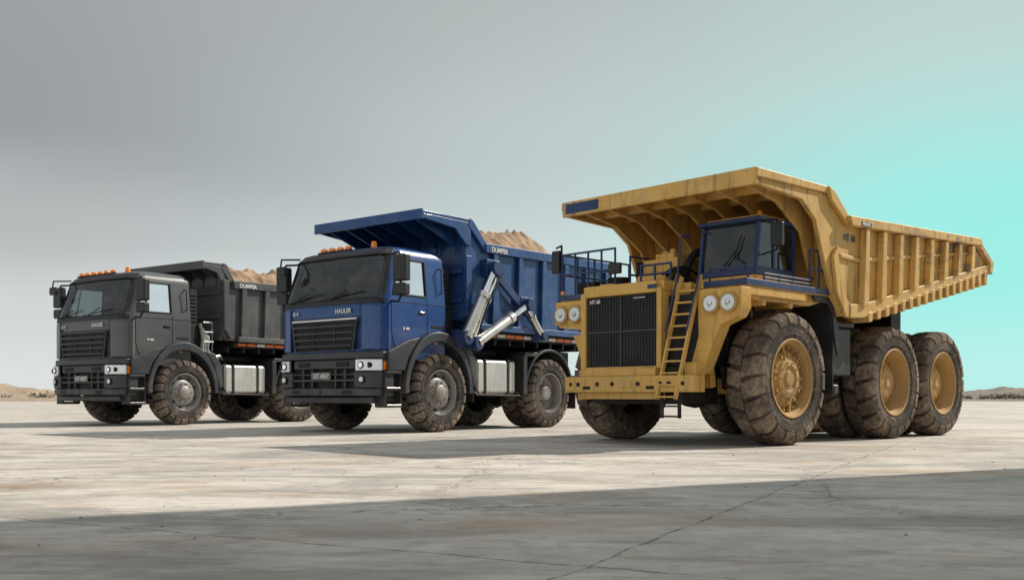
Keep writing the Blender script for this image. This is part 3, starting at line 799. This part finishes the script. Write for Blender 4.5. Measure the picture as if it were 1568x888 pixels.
    def rail(pts, h=.48, posts=None, z=1.93):
        for q in (h, h*.52): Rl.tube([(x,y,z+q) for x, y in pts], .014, 8)
        for x, y in (posts or pts): Rl.tube([(x,y,z),(x,y,z+h)], .014, 8)
    rail([(-.42,1.42),(-.65,1.42),(-.86,1.42),(-.86,1.1),(-.86,.6)])
    rail([(.62,1.42),(.3,1.42),(.0,1.42),(-.42,1.42)], .10)
    rail([(1.0,-.52),(1.0,-.75),(1.0,-.98),(1.0,-1.21),(1.0,-1.44),(.7,-1.44),(.35,-1.44),(0,-1.44),(-.4,-1.44)], .56)
    rail([(.6,-.6),(.2,-.6),(-.3,-.6)], .5)
    rail([(1.0,-.1),(1.0,.12),(1.0,.36)], .24, z=1.98)
    rail([(.96,.9),(.96,1.42)], .16)
    Rl.done()
    K = Part('air_cleaner', Y, E, bevel=.02)
    K.bx(.05,.55,-.42,.12,1.98,2.36); K.bx(.15,.45,-.3,.0,2.36,2.44); K.bx(-.4,-.05,-.7,.3,1.9,2.3); K.cyl((.7,-.35,2.07),(.7,.1,2.07),.08)
    for yy in (-.3,-.15,0): K.bx(.55,.565,yy-.05,yy+.05,2.05,2.28)
    K.cyl((.2,-.3,2.44),(.2,-.3,2.5),.06); K.cyl((.4,-.05,2.44),(.4,-.05,2.49),.04)
    K.done()
    K2 = Part('exhaust_and_hoses', M['black'], E, bevel=0)
    K2.hose([(.5,.2,2.0),(.45,.24,2.3),(.2,.26,2.45),(-.3,.2,2.4)],.05,12); K2.hose([(.75,-.1,2.0),(.7,.2,2.18),(.5,.3,2.05)],.035,10)
    K2.cyl((-.15,-.95,1.93),(-.15,-.95,2.45),.12); K2.cyl((.35,-1.0,1.93),(.35,-1.0,2.2),.15); K2.bx(.5,.85,-1.3,-1.0,1.93,2.12)
    for k in range(5): K2.hose([(.1+.05*k,.3,1.95),(.12+.05*k,.34,2.2),(-.1,.33,2.35-.03*k)],.012,6)
    K2.hose([(.9,.30,2.0),(.85,.34,2.15),(.6,.3,2.2),(.3,.33,2.1)],.02,8)
    K2.bx(.1,.5,-.43,-.425,2.05,2.3)
    K2.done()
    L = Part('front_ladder', Y, E, bevel=.005)
    pa0, pa1 = Vector((1.50,.53,.56)), Vector((1.10,.60,2.02))
    off = Vector((0,.27,0))
    L.beam(pa0, pa1, .03, .05); L.beam(pa0+off, pa1+off, .03, .05)
    for k in range(10):
        p = pa0.lerp(pa1, .02+.095*k); L.beam(p, p+off, .06, .022)
    L.done()
    L2 = Part('ladder_handrails', M['navy'], E, bevel=0)
    for o in (Vector((0,-.02,0)), off+Vector((0,.02,0))):
        L2.tube([pa0.lerp(pa1,.55)+o+Vector((.08,0,0)), pa1+o+Vector((.06,0,.0)), pa1+o+Vector((-.02,0,.50)), pa1+o+Vector((-.2,0,.5))],.012,8)
    L2.done()
    Ls = Part('lower_steps', M['chassis'], E, bevel=.005)
    for y in (.55,.80): Ls.beam((1.42,y,.64),(1.42,y,.34),.015,.05)
    for z in (.36,.48): Ls.bx(1.38,1.46,.55,.80,z-.01,z+.01)
    Ls.done()
    Tk = Part('side_tanks', M['plastic'], E, bevel=.03)
    Tk.bx(-1.72,-1.18,.62,1.30,.86,1.50); Tk.bx(-1.9,-1.2,-1.3,-.62,.8,1.5); Tk.bx(-1.75,-1.15,.6,1.34,1.50,1.58)
    Tk.cyl((-1.3,1.0,.6),(-1.3,1.0,.86),.1); Tk.bx(-1.25,-1.1,.55,1.38,.62,.75)
    Tk.done()
    Hy = Part('hoist_cylinders', M['steel'], E, bevel=.004)
    for y in (.62,-.62): Hy.cyl((-1.95,y,1.0),(-1.6,y,2.0),.10); Hy.cyl((-1.95,y,1.0),(-1.5,y,2.3),.06)
    Hy.done()
    W0 = 1.50; cz = 3.20
    def zt_(x): return 2.88+(-1.12-x)/(5.36-1.12)*.17
    def zb_(x):
        return 1.66 if x > -1.55 else 1.66+(-1.55-x)*.225
    side = [(-.70,3.06),(-.72,cz-.02),(-1.12,2.88),(-5.36,3.05),(-5.92,2.72),(-5.86,2.58),(-5.5,zb_(-5.5)),(-1.55,1.66),(-1.12,1.62),(-.86,1.86)]
    Bd = Part('bed_shell', YB, E, bevel=.012)
    Bd.prism(side, W0-.07, W0); Bd.prism(side, -W0, -W0+.07)
    Bd.prism([(-.86,1.86),(-1.12,1.62),(-1.55,1.66),(-5.5,zb_(-5.5)),(-5.86,2.58),(-5.86,2.64),(-5.5,zb_(-5.5)+.07),(-1.55,1.74),(-1.2,1.72),(-.93,1.9)], -W0+.072, W0-.072)
    Bd.prism([(-.861,1.87),(-.702,cz-.06),(-.77,cz-.06),(-.93,1.87)], -W0+.072, W0-.072)
    Bd.done()
    Ca = Part('bed_canopy', YB, E, bevel=.014)
    Ca.prism([(.88,cz),(-.72,cz+.01),(-.80,cz-.06),(.88,cz-.06)], -W0, W0)
    Ca.bx(.88,.935,-W0-.01,W0+.01,cz-.185,cz+.015)
    for y in (1,-1):
        a, b = sorted((y*(W0+.001), y*(W0-.06)))
        Ca.prism([(.879,cz-.061),(.879,cz-.18),(-.1,cz-.22),(-.42,cz-.42),(-.66,cz-.95),(-.86,1.88),(-.90,1.88),(-.72,cz-.061)], a, b)
        a, b = sorted((y*(W0+.03), y*(W0+.002)))
        Ca.prism([(.93,cz+.01),(-.70,cz+.02),(-.72,cz-.07),(.93,cz-.10)], a, b)
        Ca.prism([(-.66,cz+.02),(-.80,cz-.02),(-1.18,2.90),(-1.12,2.80),(-.72,cz-.15)], a, b+.03 if y > 0 else b)
    for k in range(7):
        y = -1.26+2.52*k/6
        Ca.prism([(.86,cz-.06),(.86,cz-.13),(.1,cz-.25),(-.45,cz-.55),(-.68,cz-1.05),(-.80,2.1),(-.84,2.1),(-.70,cz-.06)], y-.025, y+.025)
    for x in (.35,-.15): Ca.bx(x-.04,x+.04,-W0+.07,W0-.07,cz-.16,cz-.06)
    Ca.done()
    Cs = Part('canopy_blue_panel', M['navy'], E, bevel=0); Cs.bx(.936,.9395,-1.44,-.86,cz-.15,cz-.02); Cs.done()
    Rb = Part('bed_ribs', YB, E, bevel=.014)
    for y in (1,-1):
        def ab(o0, o1): return sorted((y*(W0+o0), y*(W0+o1)))
        Rb.prism([(-1.10,2.90),(-5.38,3.075),(-5.44,2.96),(-1.16,2.775)], *ab(.001,.11))
        Rb.prism([(-5.36,3.07),(-5.95,2.74),(-5.88,2.55),(-5.78,2.60),(-5.82,2.70),(-5.36,2.96)], *ab(.001,.085))
        Rb.prism([(-1.2,1.60),(-1.55,1.62),(-5.82,zb_(-5.82)-.03),(-5.82,zb_(-5.82)+.09),(-1.55,1.80),(-1.2,1.78)], *ab(.001,.06))
        Rb.prism([(-.88,1.90),(-.78,2.35),(-.9,2.5),(-1.02,1.9),(-1.24,1.78),(-1.24,1.62),(-1.12,1.60)], *ab(.001,.05))
        for k in range(8):
            x = -1.62-.50*k; zt2 = zt_(x)-.11; z0 = zb_(x)+.10
            Rb.prism([(x-.055,zt2),(x+.055,zt2),(x+.075+.05,z0-.02),(x-.075+.05,z0+.02)], *ab(.001,.095))
        Rb.prism([(-1.0,2.42),(-1.5,2.40),(-5.3,2.86),(-5.3,2.83),(-1.5,2.34),(-1.0,2.36)], *ab(.001,.03))
        for k in range(17):
            x = -1.75-.245*k; z = zb_(x); h = .12+.006*k
            Rb.prism([(x-.05,z-h),(x+.045,z-h-.015),(x+.07,z+.0),(x-.07,z+.015)], *sorted((y*.3, y*(W0+.065))))
    Rb.prism([(-1.0,1.60),(-1.3,1.55),(-1.3,1.62),(-1.1,1.66)], -1.3, 1.3)
    Rb.done()
    Bx = Part('bed_bolsters', M['chassis'], E, bevel=.01)
    for y in (.4,-.4): Bx.prism([(-1.2,1.40),(-1.2,1.62),(-4.9,zb_(-4.9)-.02),(-4.9,zb_(-4.9)-.2)], y-.1, y+.1)
    Bx.bx(-4.95,-4.6,-.5,.5,1.2,2.2)
    Bx.done()
    Hl2 = Part('bed_decal', M['navy'], E, bevel=0); Hl2.bx(-1.68,-1.40,W0+.111,W0+.114,2.805,2.86); Hl2.done()
    text('bed_decal_lettering', 'MINING', M['white'], E, (-1.42,W0+.115,2.812), .06, 'y')
    text('bed_lettering', 'HT 60', M['navy'], E, (-1.12,W0+.003,2.60), .12, 'y')
    return E

def origin(Xw, Dw, phi, half):
    p = math.radians(phi); Nn = Vector((math.cos(p), -math.sin(p)))
    o = Vector((Xw, Dw)) - Nn*half
    return (o.x, o.y, 0)
dump_truck(origin(-6.90, 20.65, 35, 1.12*1.03), 35, 1.03, M['grey'], M['greybed'], False)
dump_truck(origin(-1.32, 16.6, 38, 1.12), 38, 1.0, M['blue'], M['bluebed'], True)
haul_truck(origin(3.25, 12.2, 46, 1.22), 46)

# ------------------------------------------------------------ ground
def ground():
    m, nt, out = new_mat('weathered_concrete')
    tc = N(nt, 'ShaderNodeTexCoord').outputs['Object']
    b = N(nt, 'ShaderNodeBsdfPrincipled')
    nL = noise_tex(nt, tc, .16, 4, .55, .3)
    nM = noise_tex(nt, mapping(nt, tc, (1,1.6,1), (0,0,.5)), .9, 6, .66, .5)
    nS = noise_tex(nt, tc, 6, 6, .72)
    nF = noise_tex(nt, tc, 70, 3, .7)
    c = mixc(nt, mrange(nt, nM, .34, .64), (.36,.335,.305), (.59,.545,.485))
    c = mixc(nt, mth(nt, 'MULTIPLY', mrange(nt, nL, .42, .62), .45), c, (.65,.605,.545))
    c = mixc(nt, mth(nt, 'MULTIPLY', mrange(nt, nS, .49, .70), .50), c, (.28,.255,.225))
    c = mixc(nt, mth(nt, 'MULTIPLY', mrange(nt, nF, .52, .75), .35), c, (.22,.20,.18))
    # broad damp-looking stains and thin smears
    nD = noise_tex(nt, mapping(nt, tc, (.7,2.2,1), (0,0,-.15), (11,3,0)), .50, 6, .72, .6)
    c = mixc(nt, mth(nt, 'MULTIPLY', mrange(nt, nD, .50, .62), .55), c, (.21,.20,.185))
    nE = noise_tex(nt, mapping(nt, tc, (1.2,3.2,1), (0,0,.35), (5,9,0)), 1.3, 5, .7, .8)
    c = mixc(nt, mth(nt, 'MULTIPLY', mrange(nt, nE, .56, .66), .40), c, (.20,.18,.155))
    nB = noise_tex(nt, mapping(nt, tc, (1,2.6,1), (0,0,.2), (3,7,0)), .42, 6, .68, .4)
    c = mixc(nt, mth(nt, 'MULTIPLY', mrange(nt, nB, .51, .66), .62), c, (.38,.27,.18))
    rot = mapping(nt, tc, (1,1,1), (0,0,math.radians(27)), (1.3,.6,0))
    dn = nt.nodes.new('ShaderNodeTexNoise'); dn.inputs['Scale'].default_value = 2.2; dn.inputs['Detail'].default_value = 6; dn.inputs['Roughness'].default_value = .7
    nt.links.new(rot, dn.inputs['Vector'])
    wob = N(nt, 'ShaderNodeVectorMath', operation='ADD')
    sc = N(nt, 'ShaderNodeVectorMath', operation='SCALE'); sc.inputs['Scale'].default_value = .12
    nt.links.new(dn.outputs[1], sc.inputs[0]); nt.links.new(rot, wob.inputs[0]); nt.links.new(sc.outputs[0], wob.inputs[1])
    sp = N(nt, 'ShaderNodeSeparateXYZ'); nt.links.new(wob.outputs[0], sp.inputs[0])
    def joint(v, period):
        pp = mth(nt, 'PINGPONG', v, period/2)
        return mrange(nt, pp, .002, .012, 1, 0)
    j = mth(nt, 'MAXIMUM', joint(sp.outputs[0], 4.6), joint(sp.outputs[1], 3.9))
    j = mth(nt, 'MULTIPLY', j, mrange(nt, nS, .40, .58, .2, .95))
    dn2 = nt.nodes.new('ShaderNodeTexNoise'); dn2.inputs['Scale'].default_value = 1.1; dn2.inputs['Detail'].default_value = 7; dn2.inputs['Roughness'].default_value = .68
    nt.links.new(tc, dn2.inputs['Vector'])
    sc2 = N(nt, 'ShaderNodeVectorMath', operation='SCALE'); sc2.inputs['Scale'].default_value = 1.1; nt.links.new(dn2.outputs[1], sc2.inputs[0])
    ad2 = N(nt, 'ShaderNodeVectorMath', operation='ADD'); nt.links.new(tc, ad2.inputs[0]); nt.links.new(sc2.outputs[0], ad2.inputs[1])
    vo = N(nt, 'ShaderNodeTexVoronoi', feature='DISTANCE_TO_EDGE'); vo.inputs['Scale'].default_value = .30
    nt.links.new(ad2.outputs[0], vo.inputs['Vector'])
    ck = mth(nt, 'MULTIPLY', mrange(nt, vo.outputs[0], .0008, .0045, .85, 0), mrange(nt, nL, .43, .53))
    jc = mth(nt, 'MAXIMUM', j, ck)
    halo = mth(nt, 'MULTIPLY', mth(nt, 'MULTIPLY', mrange(nt, vo.outputs[0], .0, .10, 1, 0), mrange(nt, nS, .4, .6)), .35)
    c = mixc(nt, halo, c, (.25,.21,.17))
    c = mixc(nt, mth(nt, 'MULTIPLY', jc, .75), c, (.10,.085,.07))
    nt.links.new(c, b.inputs['Base Color'])
    nt.links.new(mrange(nt, nD, .45, .62, .90, .68), b.inputs['Roughness']); b.inputs['Specular IOR Level'].default_value = .3
    h = mth(nt, 'ADD', mth(nt, 'MULTIPLY', nS, .5), mth(nt, 'MULTIPLY', nF, .12))
    h = mth(nt, 'ADD', h, mth(nt, 'MULTIPLY', nM, .8)); h = mth(nt, 'SUBTRACT', h, mth(nt, 'MULTIPLY', jc, .5))
    bp = N(nt, 'ShaderNodeBump'); bp.inputs['Strength'].default_value = .55; bp.inputs['Distance'].default_value = .035
    nt.links.new(h, bp.inputs['Height']); nt.links.new(bp.outputs[0], b.inputs['Normal'])
    nt.links.new(b.outputs[0], out.inputs[0])
    bm = bmesh.new(); s = 2500
    vs = [bm.verts.new(p) for p in ((-s,-s,0),(s,-s,0),(s,s,0),(-s,s,0))]; bm.faces.new(vs)
    me = bpy.data.meshes.new('ground'); bm.to_mesh(me); me.materials.append(m)
    COL.objects.link(bpy.data.objects.new('ground', me))
ground()

def gravel():
    P = Part('gravel', surf('gravel_stone', (.36,.31,.26), .9, 0, .3, bump=.4), None, bevel=0, angle=20)
    for k in range(260):
        D = RND.uniform(4.0, 22); x = RND.uniform(-.55,.55)*D
        r = min(.010, abs(RND.gauss(.003, .003))+.002)
        mt = Matrix.Translation((x, D, r*.3)) @ Matrix.Rotation(RND.uniform(0,6),4,'Z') @ Matrix.Diagonal((r*RND.uniform(.8,1.6), r, r*.6, 1))
        bmesh.ops.create_icosphere(P.bm, subdivisions=1, radius=1, matrix=mt)
    P.done()
gravel()

# ------------------------------------------------------------ distant hills, shrubs
def hill(name, x0, x1, y0, y1, hfun, seed, mat):
    P = Part(name, mat, None, bevel=0, angle=60); nx, ny = 120, 20; V = []
    for i in range(nx+1):
        row = []
        for j in range(ny+1):
            u = i/nx; v = j/ny; x = x0+(x1-x0)*u; y = y0+(y1-y0)*v
            e = math.sin(math.pi*v)**.8*min(1, 6*min(u, 1-u))
            h = .75+.45*noise.noise(Vector((x*.11+seed, y*.05, 0)))+.3*noise.noise(Vector((x*.35, y*.3, seed)))+.14*noise.noise(Vector((x, y, seed)))
            row.append(P.bm.verts.new((x, y, -.05+hfun(x)*e*max(.05, h))))
        V.append(row)
    for i in range(nx):
        for j in range(ny): P.bm.faces.new((V[i][j], V[i+1][j], V[i+1][j+1], V[i][j+1]))
    P.done()
dm = surf('distant_sand', (.36,.27,.20), .95, 0, .6, (.22,.18,.13), zlo=0, zhi=20, bump=.4, var=.3, fine=3)
dm2 = surf('distant_scrubland', (.23,.20,.16), .95, 0, .7, (.13,.12,.09), zlo=0, zhi=20, bump=.4, var=.3, fine=3)
hill('sand_hill', -120, -43, 108, 130, lambda x: 1.3+1.1*min(1, max(0, (-x-47)/14)), 1.7, dm)
hill('sand_hill', 48, 125, 112, 134, lambda x: 1.2+.9*min(1, max(0, (x-48)/10)), 5.2, dm2)
hill('sand_hill', -260, 320, 230, 262, lambda x: 1.9, 9.1, dm)
def shrubs():
    P = Part('distant_shrubs', surf('shrub_foliage', (.07,.068,.045), .9, 0, .4, (.16,.13,.09), zlo=0, zhi=9, bump=0), None, bevel=0, angle=1)
    for k in range(60):
        left = k % 4 == 0
        x = RND.uniform(-66,-48) if left else RND.uniform(49, 84); y = RND.uniform(108,116); s = RND.uniform(.25,.55)
        for q in range(60):
            p = Vector((x+RND.gauss(0,s*1.3), y+RND.gauss(0,s*.6), .3+abs(RND.gauss(.4,.45))*s))
            a = Vector((RND.gauss(0,1),RND.gauss(0,1),RND.gauss(0,1))).normalized()*.13; b = a.orthogonal().normalized()*.10
            vs = [P.bm.verts.new(p+t) for t in (a, b, -a, -b)]; P.bm.faces.new(vs)
    P.done()
shrubs()

# ------------------------------------------------------------ made-up building out of frame right, added to throw the foreground shadow
Wb = bpy.data.objects.new('shadow_caster_building', None); COL.objects.link(Wb)
wm = surf('shadow_caster_wall', (.42,.41,.39), .8, 0, .3, zlo=0, zhi=6, bump=.2, streak=.3)
YE = 10.75
P = Part('caster_walls', wm, Wb, bevel=.02); P.bx(9,27,-22,YE,0,12.5); P.done()
P = Part('caster_plinth', M['chassis'], Wb, bevel=.02); P.bx(8.95,9.0,-22,YE,0,.6); P.done()
P = Part('caster_cladding_ribs', wm, Wb, bevel=0)
for k in range(65): P.bx(8.93,8.998,-21.7+.5*k,-21.6+.5*k,.6,12.3)
P.done()
P = Part('caster_parapet', M['plastic'], Wb, bevel=.02); P.bx(8.85,27.1,-22.1,YE+.1,12.5,12.8); P.done()
P = Part('caster_windows', M['glass'], Wb, bevel=0)
Pf = Part('caster_window_frames', M['plastic'], Wb, bevel=0)
for k in range(6):
    y = -19+4.8*k; P.bx(8.90,8.91,y,y+2.6,7.5,9.3)
    Pf.bx(8.86,8.93,y-.1,y,7.4,9.4); Pf.bx(8.86,8.93,y+2.6,y+2.7,7.4,9.4); Pf.bx(8.86,8.93,y,y+2.6,9.3,9.4); Pf.bx(8.86,8.93,y,y+2.6,7.4,7.5); Pf.bx(8.88,8.93,y+1.27,y+1.33,7.5,9.3)
P.done(); Pf.done()
P = Part('caster_roller_door', M['steel'], Wb, bevel=.01)
for k in range(22): P.bx(8.88,8.92,-6,-1,.02+.2*k,.2+.2*k)
P.done()

# ------------------------------------------------------------ sky and sun
az = math.atan2(.887, .461); el = math.radians(38)
w = bpy.data.worlds.new('World'); scene.world = w; w.use_nodes = True
nt = w.node_tree; nt.nodes.clear()
out = N(nt, 'ShaderNodeOutputWorld'); bg = N(nt, 'ShaderNodeBackground')
tc = N(nt, 'ShaderNodeTexCoord').outputs['Generated']
sp = N(nt, 'ShaderNodeSeparateXYZ'); nt.links.new(tc, sp.inputs[0])
X, Yc, Z = sp.outputs
azm = mth(nt, 'ARCTAN2', X, Yc)
def ramp(v, stops):
    r = N(nt, 'ShaderNodeValToRGB'); nt.links.new(v, r.inputs[0]); e = r.color_ramp.elements
    r.color_ramp.interpolation = 'EASE'
    while len(e) < len(stops): e.new(.5)
    for el_, (p, c) in zip(e, stops): el_.position = p; el_.color = (*c, 1)
    return r.outputs[0]
cl = noise_tex(nt, mapping(nt, tc, (1,1,2.6)), 1.6, 3, .5, .4)
zz = mth(nt, 'ADD', Z, mth(nt, 'MULTIPLY', mth(nt, 'SUBTRACT', cl, .5), .12))
L = ramp(zz, [(0,(.70,.735,.73)),(.09,(.62,.65,.65)),(.17,(.45,.465,.465)),(.25,(.31,.322,.325)),(.42,(.35,.363,.365)),(1,(.48,.50,.52))])
Rr = ramp(zz, [(0,(.64,.73,.72)),(.12,(.62,.71,.70)),(.25,(.51,.58,.565)),(.40,(.44,.48,.47)),(1,(.48,.50,.52))])
base = mixc(nt, mrange(nt, azm, -.5, .08), L, Rr)
topc = mixc(nt, mrange(nt, Z, .15, .33), (.31,.82,.75), (.49,.68,.64))
topc = mixc(nt, mrange(nt, Z, .0, .12), (.45,.83,.80), topc)
cyf = mth(nt, 'MULTIPLY', mrange(nt, azm, .0, .42), mrange(nt, azm, .9, 1.5, 1, 0))
cyf = mth(nt, 'MULTIPLY', cyf, mrange(nt, Z, .18, .50, 1, .3))
colr = mixc(nt, cyf, base, topc)
back = mrange(nt, Yc, .35, -.4, 1, 1.45)  # unseen sky behind the camera brightened as added fill for the truck fronts
sky = N(nt, 'ShaderNodeTexSky'); sky.sky_type = 'NISHITA'; sky.sun_disc = False
sky.sun_elevation = el; sky.sun_rotation = az
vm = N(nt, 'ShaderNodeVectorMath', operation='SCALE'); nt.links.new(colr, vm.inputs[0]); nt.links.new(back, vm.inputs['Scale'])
vs2 = N(nt, 'ShaderNodeVectorMath', operation='SCALE'); nt.links.new(sky.outputs[0], vs2.inputs[0]); vs2.inputs['Scale'].default_value = .006
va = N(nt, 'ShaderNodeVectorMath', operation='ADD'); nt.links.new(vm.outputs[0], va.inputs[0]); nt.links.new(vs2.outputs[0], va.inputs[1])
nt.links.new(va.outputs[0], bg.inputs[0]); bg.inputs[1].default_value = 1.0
nt.links.new(bg.outputs[0], out.inputs[0])
sd = bpy.data.lights.new('sun', 'SUN'); sd.energy = 5.0; sd.angle = math.radians(.6); sd.color = (1,.93,.83)
so = bpy.data.objects.new('sun', sd); COL.objects.link(so)
dv = Vector((-.887*math.cos(el), -.461*math.cos(el), -math.sin(el)))
so.rotation_euler = dv.to_track_quat('-Z', 'Y').to_euler(); so.location = (20,10,20)

# ------------------------------------------------------------ camera
cd = bpy.data.cameras.new('camera'); cd.sensor_width = 36; cd.lens = 35.0
cd.shift_y = 162/1568; cd.clip_start = .1; cd.clip_end = 6000
co = bpy.data.objects.new('camera', cd); COL.objects.link(co)
co.location = (0,0,.6); co.rotation_euler = (math.radians(90),0,0)
scene.camera = co
scene.view_settings.view_transform = 'Standard'; scene.view_settings.look = 'None'
scene.view_settings.exposure = 0; scene.view_settings.gamma = 1
